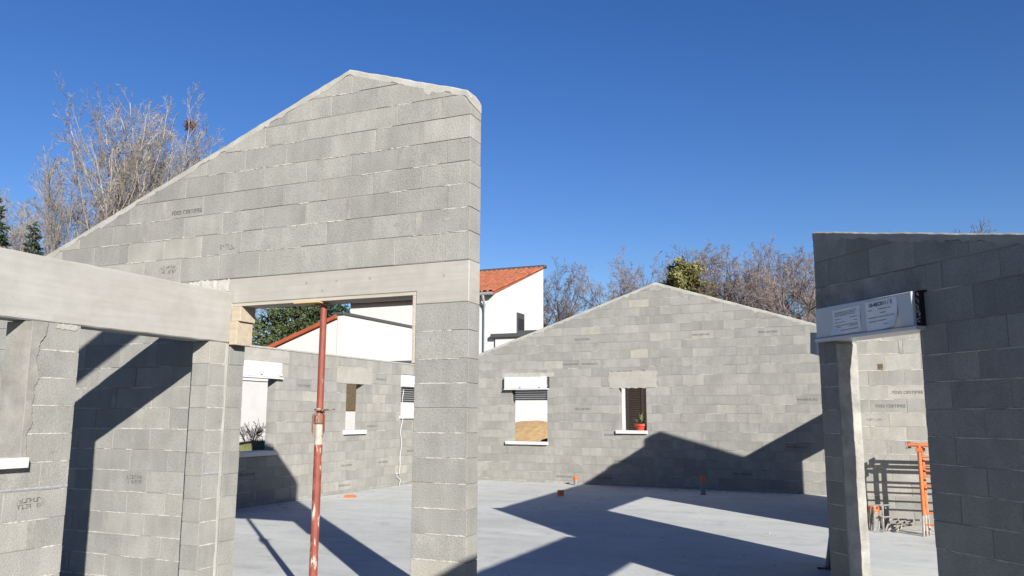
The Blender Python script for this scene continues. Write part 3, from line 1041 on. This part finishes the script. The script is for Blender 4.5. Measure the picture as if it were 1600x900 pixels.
# coordinates local to the front right corner; x to the left negative, y back
DEP, EV, RG = 4.95, 6.16, 7.85
wl = MB()
wl.add([(-6.4, 0, -.3), (0, 0, -.3), (0, 0, EV), (-6.4, 0, EV), (-6.4, DEP, -.3), (0, DEP, -.3), (0, DEP, RG), (-6.4, DEP, RG)],
       [(0, 1, 2, 3), (1, 5, 6, 2), (5, 4, 7, 6), (4, 0, 3, 7), (3, 2, 6, 7)])
wl.build('wall', WHITE, t)
sl = (RG - EV) / DEP
ang = math.atan(sl)
rf = MB().add([(-6.9, -.2, EV - .2 * sl + .02), (.04, -.2, EV - .2 * sl + .02), (.04, DEP + .05, RG + .03), (-6.9, DEP + .05, RG + .03),
               (-6.9, -.2, EV - .2 * sl - .06), (.04, -.2, EV - .2 * sl - .06), (.04, DEP + .05, RG - .09 + .12), (-6.9, DEP + .05, RG + .02)],
              [(0, 1, 2, 3), (7, 6, 5, 4), (4, 5, 1, 0), (5, 6, 2, 1), (6, 7, 3, 2), (7, 4, 0, 3)]).build('roof', VERGE, t)
tm = None
x = .0
k = 0
while x > -6.9:
    if tm is None:
        mb = MB()
        nseg, na = 12, 6
        vs = []
        for i in range(nseg + 1):
            s = i / nseg
            y = -.24 + (DEP + .26) * s
            z = EV + .04 + y * sl
            for half in (0, 1):
                pass
            lift = .012 * ((i % 2) == 0)
            for a_ in range(na + 1):
                th = math.pi * a_ / na
                vs.append((.10 * math.cos(th), y, z + lift + .075 * math.sin(th)))
        fs = [(i * (na + 1) + a_, (i + 1) * (na + 1) + a_, (i + 1) * (na + 1) + a_ + 1, i * (na + 1) + a_ + 1) for i in range(nseg) for a_ in range(na)]
        tm = mb.add(vs, fs).mesh('roof_tile', TILE)
    obj('roof_tile', tm, rf, (x - .07, 0, 0))
    x -= .235
MB().box((-6.95, DEP - .05, RG + .05), (.08, DEP + .25, RG + .17), .01).build('ridge_flashing', DARK, t)
MB().tube([(-6.95, -.27, EV - .10), (.02, -.27, EV - .10)], .065, 10).build('gutter', ZINC, t)
MB().tube([(-.36, -.27, EV - .14), (-.36, -.25, EV - .25), (-.36, -.10, EV - .55), (-.36, -.08, EV - .75), (-.36, -.08, -.2)], .05, 10).build('downpipe', ZINC, t)
# window in the right side wall
wu = MB()
wn_ = MB().add([(.01, 2.05, 4.55), (.01, 2.75, 4.55), (.01, 2.75, 5.62), (.01, 2.05, 5.62), (.05, 2.05, 4.55), (.05, 2.75, 4.55), (.05, 2.75, 5.62), (.05, 2.05, 5.62)],
               [(4, 5, 6, 7), (0, 1, 5, 4), (1, 2, 6, 5), (2, 3, 7, 6), (3, 0, 4, 7)]).build('window', DARK, t)
MB().add([(.056, 2.12, 4.6), (.056, 2.68, 4.6), (.056, 2.68, 5.40), (.056, 2.12, 5.40)], [(0, 1, 2, 3)]).build('pane', GLASS, wn_)

t = thing('flat_roof_annexe', 'low white annexe with dark flat-roof coping beside the white house, behind the far gable', 'house', (-12.42, 26.9, 0))
MB().box((0, 0, -.3), (8.6, 4.5, 4.42), .01).build('wall', WHITE, t)
MB().box((-.14, -.12, 4.42), (8.74, 4.6, 4.56), .01).build('coping', DARK, t)
MB().box((.75, .4, 4.56), (1.9, .5, 4.70), .01).build('roof_edge', DARK, t)
sh = MB()
for k in range(34):
    z = .75 + k * .06
    sh.add([(5.0, -.05, z), (5.98, -.05, z), (5.98, -.015, z + .05), (5.0, -.015, z + .05)], [(0, 1, 2, 3)])
fr = MB()
for x0, x1 in ((4.94, 5.0), (5.44, 5.52), (5.96, 6.02)):
    fr.box((x0, -.06, .7), (x1, -.005, 2.84), .003)
fr.box((4.94, -.062, 2.80), (6.02, -.004, 2.88), .003)
so_ = fr.build('louvred_shutter', LOUVRE, t)
sh.build('louvre_slats', LOUVRE, so_)

t = thing('white_side_house', 'white house volume with dark coping and terracotta verge, seen above the side wall', 'house', (-15.65, 22, 0))
MB().box((-.24, 0, -.3), (0, 5.0, 4.86), .008).build('parapet_wall', WHITE, t)
MB().box((-.40, -.06, 4.86), (.05, 5.1, 4.95), .008).build('coping', DARK, t)
MB().prism([(-5.6, -.3), (-.24, -.3), (-.24, 4.70), (-.3, 4.70), (-5.6, 2.86)], .02, 4.95, .005).build('gable', WHITE, t)
MB().prism([(-5.75, 2.84), (-.24, 4.745), (-.24, 4.88), (-5.75, 2.975)], -.10, 5.0, .008).build('verge', VERGE, t)
MB().box((.0, 2.9, -.3), (.9, 5.0, 3.42), .008).build('porch', WHITE, t)
MB().box((-.0, 2.82, 3.42), (.98, 5.05, 3.52), .006).build('porch_coping', DARK, t)

t = thing('boundary_wall', 'white rendered boundary wall glimpsed through the side windows', 'wall', (-14.2, 12.0, 0))
MB().box((-.2, 0, -.3), (0, 9.4, 2.45), .01).build('wall', PALE, t)
MB().box((-.24, -.02, 2.45), (.04, 9.42, 2.50), .006).build('coping', SILL, t)
t = thing('wooden_fence', 'dark wooden fence glimpsed through the narrow side window', 'fence', (-13.6, 19.22, 0))
for k in range(14):
    MB().box((-.02, k * .125, 1.72), (.0, k * .125 + .115, 3.0), .003).build('plank', FENCEWOOD, t)
MB().box((-.12, 0, -.3), (-.03, 1.8, 1.9), .004).build('base_wall', PALE, t)
MB().box((-.045, 0, 2.1), (-.022, 1.75, 2.2), .003).build('rail', FENCEWOOD, t)

# soil bank between the far gable and the annexe
def mound(name, mat, cx, cy, rx, ry, hh, seed, label=None):
    q = np.random.default_rng(seed)
    n = 30
    vs, fs = [], []
    ph = q.uniform(0, 6, 8)
    for j in range(n + 1):
        for i in range(n + 1):
            u, v = 2 * i / n - 1, 2 * j / n - 1
            r = math.hypot(u, v)
            z = hh * max(0, 1 - r ** 2.2) + .05 * math.sin(5 * u + ph[0]) * math.cos(4 * v + ph[1]) + q.uniform(-.02, .02)
            vs.append((cx + u * rx, cy + v * ry, -.28 + max(0, z) if r < 1 else -.3))
    fs = [(j * (n + 1) + i, j * (n + 1) + i + 1, (j + 1) * (n + 1) + i + 1, (j + 1) * (n + 1) + i) for j in range(n) for i in range(n)]
    return MB().add(vs, fs).build(name, mat, smooth=True)
tag(mound('soil_bank', SOIL, -10.6, 27.2, 4.2, 2.9, 1.72, 1), kind='structure')
tag(mound('dark_soil_heap', DARKSOIL, -8.95, 23.4, .95, .8, 1.2, 2), 'heap of dark soil behind the window with slats in the far gable', 'soil heap')

# potted plant on the outer sill of the narrow far window
pp = OB + BU * b(-4.90) + Vector((-BU.y, BU.x, 0)) * .14
t = thing('potted_plant', 'spiky green plant in a red pot on the narrow far window sill', 'plant', (pp.x, pp.y, 1.27))
MB().tube([(0, 0, 0), (0, 0, .10), (0, 0, .105), (0, 0, .15)], [.10, .135, .155, .155], 20).build('pot', REDPOT, t)
lf = MB()
q = random.Random(4)
for k in range(60):
    az = q.uniform(0, 6.28); el = q.uniform(.25, 1.45); L_ = q.uniform(.2, .34)
    dv = Vector((math.cos(az) * math.cos(el), math.sin(az) * math.cos(el), math.sin(el)))
    sdv = Vector((-math.sin(az), math.cos(az), 0)) * .012
    p0 = Vector((0, 0, .16)); p1 = p0 + dv * L_ * .6; p2 = p0 + dv * L_ + Vector((0, 0, -.06))
    lf.add([p0 - sdv, p0 + sdv, p1 + sdv, p1 - sdv, p2], [(0, 1, 2, 3), (3, 2, 4)])
lf.build('leaves', AGAVE, t)

# ------------------------------------------------------------------ trees
def ortho(v):
    a_ = np.array([1., 0, 0]) if abs(v[0]) < .8 else np.array([0, 1., 0])
    p = np.cross(v, a_); p /= np.linalg.norm(p)
    return p, np.cross(v, p)

class TreeGen:
    def __init__(self, seed):
        self.r = np.random.default_rng(seed)
        self.tr, self.cr = MB(), MB()
    def grow(self, p, dr, L, r0, lev, spec):
        s = spec[lev]
        n = s['n']
        pts, rs = [p.copy()], [r0]
        dirs = [dr]
        rend = s.get('tip', .25)
        for i in range(n):
            dr = dr + self.r.normal(0, s['wob'], 3) + np.array([0, 0, s['up']])
            dr = dr / np.linalg.norm(dr)
            p = p + dr * L / n
            pts.append(p.copy()); dirs.append(dr)
            rs.append(max(r0 * (1 - (1 - rend) * (i + 1) / n), s['rmin']))
        mb = self.tr if lev <= s.get('trunklev', 1) else self.cr
        mb.tube(pts, rs, s['sides'], cap=False)
        if lev + 1 < len(spec):
            k = s['kids']
            for j in range(k):
                t = s['from'] + (1 - s['from']) * (j + self.r.uniform(0, 1)) / k
                f = min(t * n, n - 1e-6); i = int(f); w = f - i
                q = pts[i] * (1 - w) + pts[i + 1] * w
                d0 = dirs[i + 1]
                a_, b_ = ortho(d0)
                az = self.r.uniform(0, 2 * math.pi)
                an = self.r.normal(s['ang'], s['ang'] * .22)
                nd = d0 * math.cos(an) + (a_ * math.cos(az) + b_ * math.sin(az)) * math.sin(an)
                ln = L * s['ratio'] * self.r.uniform(.65, 1.15) * (1.15 - s.get('taper', .55) * t)
                rr = max((rs[i] * (1 - w) + rs[i + 1] * w) * s['rr'], spec[lev + 1]['rmin'])
                self.grow(q, nd, ln, rr, lev + 1, spec)

def poplar(seed, stems=1):
    T_ = TreeGen(seed)
    spec = [dict(n=10, wob=.05, up=.05, sides=7, kids=19, ratio=.52, ang=.5, rr=.5, rmin=.03, tip=.15, **{'from': .18}, taper=.45),
            dict(n=7, wob=.09, up=.16, sides=5, kids=9, ratio=.38, ang=.6, rr=.55, rmin=.014, **{'from': .2}),
            dict(n=4, wob=.13, up=.10, sides=3, kids=6, ratio=.45, ang=.65, rr=.6, rmin=.008, **{'from': .15}),
            dict(n=3, wob=.16, up=.08, sides=3, kids=5, ratio=.55, ang=.7, rr=.7, rmin=.0050, **{'from': .2}),
            dict(n=2, wob=.2, up=.05, sides=3, kids=0, ratio=.5, ang=.6, rr=.7, rmin=.0042, **{'from': .2})]
    for k in range(stems):
        a0 = T_.r.uniform(0, 6.28)
        lean = 0 if stems == 1 else .16
        T_.grow(np.array([math.cos(a0) * .25 * (stems > 1), math.sin(a0) * .25 * (stems > 1), 0.]), np.array([math.cos(a0) * lean, math.sin(a0) * lean, 1.]), 10.0 * (1 if k == 0 else T_.r.uniform(.82, .95)), .17, 0, spec)
    return T_
def oak(seed):
    T_ = TreeGen(seed)
    spec = [dict(n=8, wob=.07, up=.05, sides=7, kids=15, ratio=.6, ang=.85, rr=.55, rmin=.02, tip=.3, **{'from': .25}, taper=.5),
            dict(n=7, wob=.16, up=.07, sides=5, kids=11, ratio=.48, ang=.75, rr=.6, rmin=.018, **{'from': .2}),
            dict(n=5, wob=.2, up=.06, sides=3, kids=7, ratio=.48, ang=.75, rr=.6, rmin=.011, **{'from': .15}),
            dict(n=3, wob=.2, up=.05, sides=3, kids=4, ratio=.55, ang=.75, rr=.7, rmin=.008, **{'from': .15}),
            dict(n=2, wob=.2, up=.03, sides=3, kids=0, ratio=.5, ang=.6, rr=.7, rmin=.007, **{'from': .2})]
    T_.grow(np.array([0., 0, 0]), np.array([0., 0, 1]), 9.0, .2, 0, spec)
    return T_
def meshes(T_, bark, twig):
    return T_.tr.mesh('trunk', bark), T_.cr.mesh('crown', twig)
POP = [meshes(poplar(s, st), BARK, TWIG) for s, st in ((1, 1), (2, 3), (3, 2), (4, 1))]
OAK = [meshes(oak(s), BARK2, TWIG2) for s in (11, 12, 13)]
def plant_tree(name, ms, label, x, y, hgt, base, rot, wide=1.0, group=None):
    zmax = max(max(v.co.z for v in ms[0].vertices), max(v.co.z for v in ms[1].vertices))
    s = hgt * 1.1 / zmax
    t = thing(name, label, 'tree', (x, y, -.25), rot, group)
    for nm, me in zip(('trunk', 'crown'), ms):
        o = obj(nm, me, t); o.scale = (s * wide, s * wide, s)
    return t
pl_ = [(-31.8, 21.3, 12.6, 1, .3, 'bare pale-limbed tree at the left end of the row, leaning outward'),
       (-31.9, 23.2, 12.9, 0, 1.9, 'slim bare tree second from the left in the row above the gable slope'),
       (-32.6, 26.0, 15.2, 2, .6, 'bare twin-stemmed tree third from the left, taller than its left neighbours'),
       (-31.9, 27.4, 15.6, 3, 2.2, 'bare tree in the middle of the row above the gable slope'),
       (-31.2, 28.7, 17.2, 0, 4.1, 'tall bare tree just left of the nest tree'),
       (-31.9, 30.6, 18.0, 1, 2.6, 'tallest bare tree, holding the brown nest'),
       (-31.2, 30.9, 18.2, 3, 1.2, 'upright bare tree between the nest tree and the gable slope'),
       (-31.9, 32.0, 17.6, 0, 3.4, 'bare tree at the right end of the row, behind the gable slope'),
       (-33.5, 29.5, 15.5, 2, 3.0, 'bare tree set back behind the middle of the row')]
for x, y, hh, k, r, lab in pl_:
    plant_tree('poplar_tree', POP[k], lab, x, y, hh * (.97 if hh < 17 else .93), 0, r, 1.0, 'bare trees above the near gable')
# nest
nm = MB()
q = random.Random(8)
for k in range(260):
    dv = Vector((q.gauss(0, 1), q.gauss(0, 1), q.gauss(0, 1))).normalized()
    p = dv * q.uniform(.1, .36)
    p.z *= .9
    tdir = Vector((q.gauss(0, 1), q.gauss(0, 1), q.gauss(0, .6))).normalized() * q.uniform(.12, .28)
    nm.tube([p - tdir * .5, p + tdir * .5], .011, 3, False)
tag(nm.build('bird_nest', mat_bark('nest_twigs', (.17, .09, .04)), None, (-31.77, 30.44, 16.6)), 'brown ball-shaped nest high in the tallest bare tree', 'nest')

rt_ = [(-21.6, 56.6, 12.9, 0, .4, 'dense bare tree against the right edge of the white house'),
       (-19.9, 57.0, 12.2, 1, 2.0, 'bare tree second from the white house, above the left gable slope'),
       (-17.9, 57.4, 12.8, 2, 1.2, 'low bare tree midway up the left slope of the far gable'),
       (-15.6, 58.5, 13.0, 0, 3.3, 'bare tree just left of the far gable peak'),
       (-13.2, 60.0, 12.4, 1, 5.1, 'small bare tree right behind the far gable peak'),
       (-9.4, 57.5, 12.7, 2, .9, 'bare tree just right of the yellow-green evergreen'),
       (-7.6, 56.0, 12.5, 1, 2.6, 'bare tree between evergreen and the big forked tree'),
       (-5.6, 52.0, 11.7, 0, 4.0, 'big bare tree with forked dark limbs above the right gable slope'),
       (-3.6, 50.0, 11.0, 2, 5.6, 'bare dark-limbed tree touching the shaded wall edge'),
       (-8.4, 62.0, 13.6, 0, 1.1, 'taller bare tree set back right of the evergreen'),
       (-6.6, 60.0, 13.4, 2, 3.6, 'bare tree set back behind the big forked tree'),
       (-4.4, 58.0, 12.6, 1, .7, 'bare tree set back near the shaded wall edge'),
       (-2.0, 55.0, 12.0, 1, 1.5, 'bare tree half hidden by the shaded wall'),
       (2.7, 60.0, 12.9, 0, 2.8, 'treetop twigs above the shaded wall, leftmost'),
       (5.3, 60.0, 12.7, 1, 4.4, 'treetop twigs above the middle of the shaded wall'),
       (9.3, 59.0, 12.6, 2, 3.9, 'treetop twigs above the shaded wall, rightmost')]
for x, y, hh, k, r, lab in rt_:
    plant_tree('bare_tree', OAK[k], lab, x, y, hh, 0, r, .95, 'bare trees behind the far gable')
pl2 = [(-29.9, 33.4, 7.9, 1, 1.0, 'bare bushy tree seen through the propped opening, at left'),
       (-28.0, 33.0, 7.6, 0, 2.0, 'bare tree between the packer wood and the evergreen in the opening')]
for x, y, hh, k, r, lab in pl2:
    plant_tree('bare_tree', OAK[k], lab, x, y, hh, 0, r, 1.1, 'bare trees seen through the opening')

def evergreen(name, label, x, y, hgt, rad, mat, bark, seed, droop=.25, leaf=.11, n=9000, shape=1.0, round_=False, base=.12, group=None):
    q = np.random.default_rng(seed)
    t = thing(name, label, 'tree', (x, y, -.25), 0, group)
    tr = MB()
    tr.tube([(0, 0, 0), (.05, 0, hgt * .5), (0, .04, hgt * .97)], [hgt * .022, hgt * .014, .02], 7)
    cr = MB()
    nb = 90 if not round_ else 110
    ends = []
    for k in range(nb):
        f = base + (1 - base) * (k + q.uniform(0, 1)) / nb
        if round_:
            L_ = rad * math.sqrt(max(.05, 1 - (2 * (f - base) / (1 - base) - .9) ** 2 / 1.3)) * q.uniform(.6, 1.08)
        else:
            L_ = rad * (1 - f) ** shape * q.uniform(.7, 1.15) + .12
        az = k * 2.4 + q.uniform(-.4, .4)
        rise = (q.uniform(-.1, .6) if round_ else -droop * q.uniform(.4, 1.3))
        p0 = np.array([0, 0, f * hgt]); p1 = p0 + np.array([math.cos(az) * L_, math.sin(az) * L_, rise * L_])
        tr.tube([tuple(p0), tuple(p1)], [.035, .01], 4, False)
        ends.append((p0, p1, L_))
    tot = sum(e[2] for e in ends)
    V, F_ = [], []
    for p0, p1, L_ in ends:
        m = max(6, int(n * L_ / tot))
        tt = q.uniform(.18, 1.03, m) ** .8
        sp = (.10 + .16 * L_) * (1.0 if not round_ else 1.5)
        cen = p0 + (p1 - p0) * tt[:, None] + q.normal(0, 1, (m, 3)) * sp * np.array([.6, .6, .42]) * (1.15 - .6 * tt)[:, None]
        dv = q.normal(0, 1, (m, 3)) + (p1 - p0) / max(L_, .2) * 1.2
        dv /= np.linalg.norm(dv, axis=1)[:, None]
        sd_ = np.cross(dv, q.normal(0, 1, (m, 3))); sd_ /= np.linalg.norm(sd_, axis=1)[:, None]
        ln = leaf * q.uniform(.7, 1.5, m)[:, None]
        o = len(V)
        tri = np.stack([cen - sd_ * ln * .28, cen + sd_ * ln * .28, cen + dv * ln], 1).reshape(-1, 3)
        V.extend(map(tuple, tri)); F_.extend((o + 3 * i, o + 3 * i + 1, o + 3 * i + 2) for i in range(m))
    cr.v, cr.f = V, F_
    tr.build('trunk', bark, t); cr.build('crown', mat, t)
    return t
evergreen('fir_tree', 'dark fir tree at the left edge above the beam', -25.1, 16.35, 8.6, 2.1, FIR, BARK2, 1, n=16000)
evergreen('fir_tree', 'smaller dark fir between the left fir and the bare trees', -29.4, 20.75, 9.2, 2.0, FIR, BARK2, 2, n=12000)
evergreen('evergreen_tree', 'yellow-green evergreen behind the far gable peak', -10.9, 53.9, 12.0, 2.3, PINE, BARK2, 3, n=24000, round_=True, leaf=.2, base=.35)
evergreen('evergreen_tree', 'green evergreen seen through the opening left of the red prop', -25.2, 31.2, 7.6, 1.9, BUSHL, BARK2, 4, n=15000, round_=True, leaf=.15)
evergreen('evergreen_tree', 'dark evergreen partly behind the red prop', -24.0, 32.2, 7.3, 1.9, FIR, BARK2, 6, n=14000, round_=True, leaf=.14)
evergreen('brown_bush', 'low brownish bush seen at the bottom left of the opening', -28.2, 31.8, 5.2, 2.3, BROWNL, BARK2, 5, n=7000, round_=True, leaf=.10, base=.05)

# bare shrub and grass outside the first side window
T_ = TreeGen(77)
spec = [dict(n=4, wob=.15, up=.05, sides=4, kids=7, ratio=.6, ang=.5, rr=.6, rmin=.006, **{'from': .2}),
        dict(n=4, wob=.18, up=.05, sides=3, kids=5, ratio=.5, ang=.6, rr=.6, rmin=.004, **{'from': .2}),
        dict(n=3, wob=.2, up=.02, sides=3, kids=0, ratio=.5, ang=.6, rr=.6, rmin=.003, **{'from': .2})]
for k in range(9):
    an = k * .9
    T_.grow(np.array([0., 0, .0]), np.array([math.cos(an) * .6, math.sin(an) * .6, 1.]), .52, .010, 0, spec)
t = thing('bare_shrub', 'small bare reddish shrub outside the first side-wall window', 'shrub', (-12.6, 14.4, .86))
T_.tr.build('stem', TWIGR, t); T_.cr.build('twigs', TWIGR, t)
tag(mound('grass_bank', GRASS, -12.4, 14.6, 1.4, 3.2, 1.30, 5), kind='structure')
q = np.random.default_rng(3)
gv, gf = [], []
for k in range(5000):
    x, y = -12.4 + q.uniform(-1.1, 1.1), 14.6 + q.uniform(-2.6, 2.6)
    r2 = ((x + 12.4) / 1.4) ** 2 + ((y - 14.6) / 3.2) ** 2
    if r2 > 1: continue
    z = -.30 + 1.30 * (1 - r2 ** 1.1)
    an = q.uniform(0, 6.28); hh = q.uniform(.05, .13)
    o = len(gv)
    gv += [(x - .006 * math.cos(an), y - .006 * math.sin(an), z), (x + .006 * math.cos(an), y + .006 * math.sin(an), z), (x + q.normal(0, .03), y + q.normal(0, .03), z + hh)]
    gf.append((o, o + 1, o + 2))
m_ = MB(); m_.v, m_.f = gv, gf
tag(m_.build('grass', GRASS), 'short grass on the bank outside the first side window', 'grass', kind='stuff')
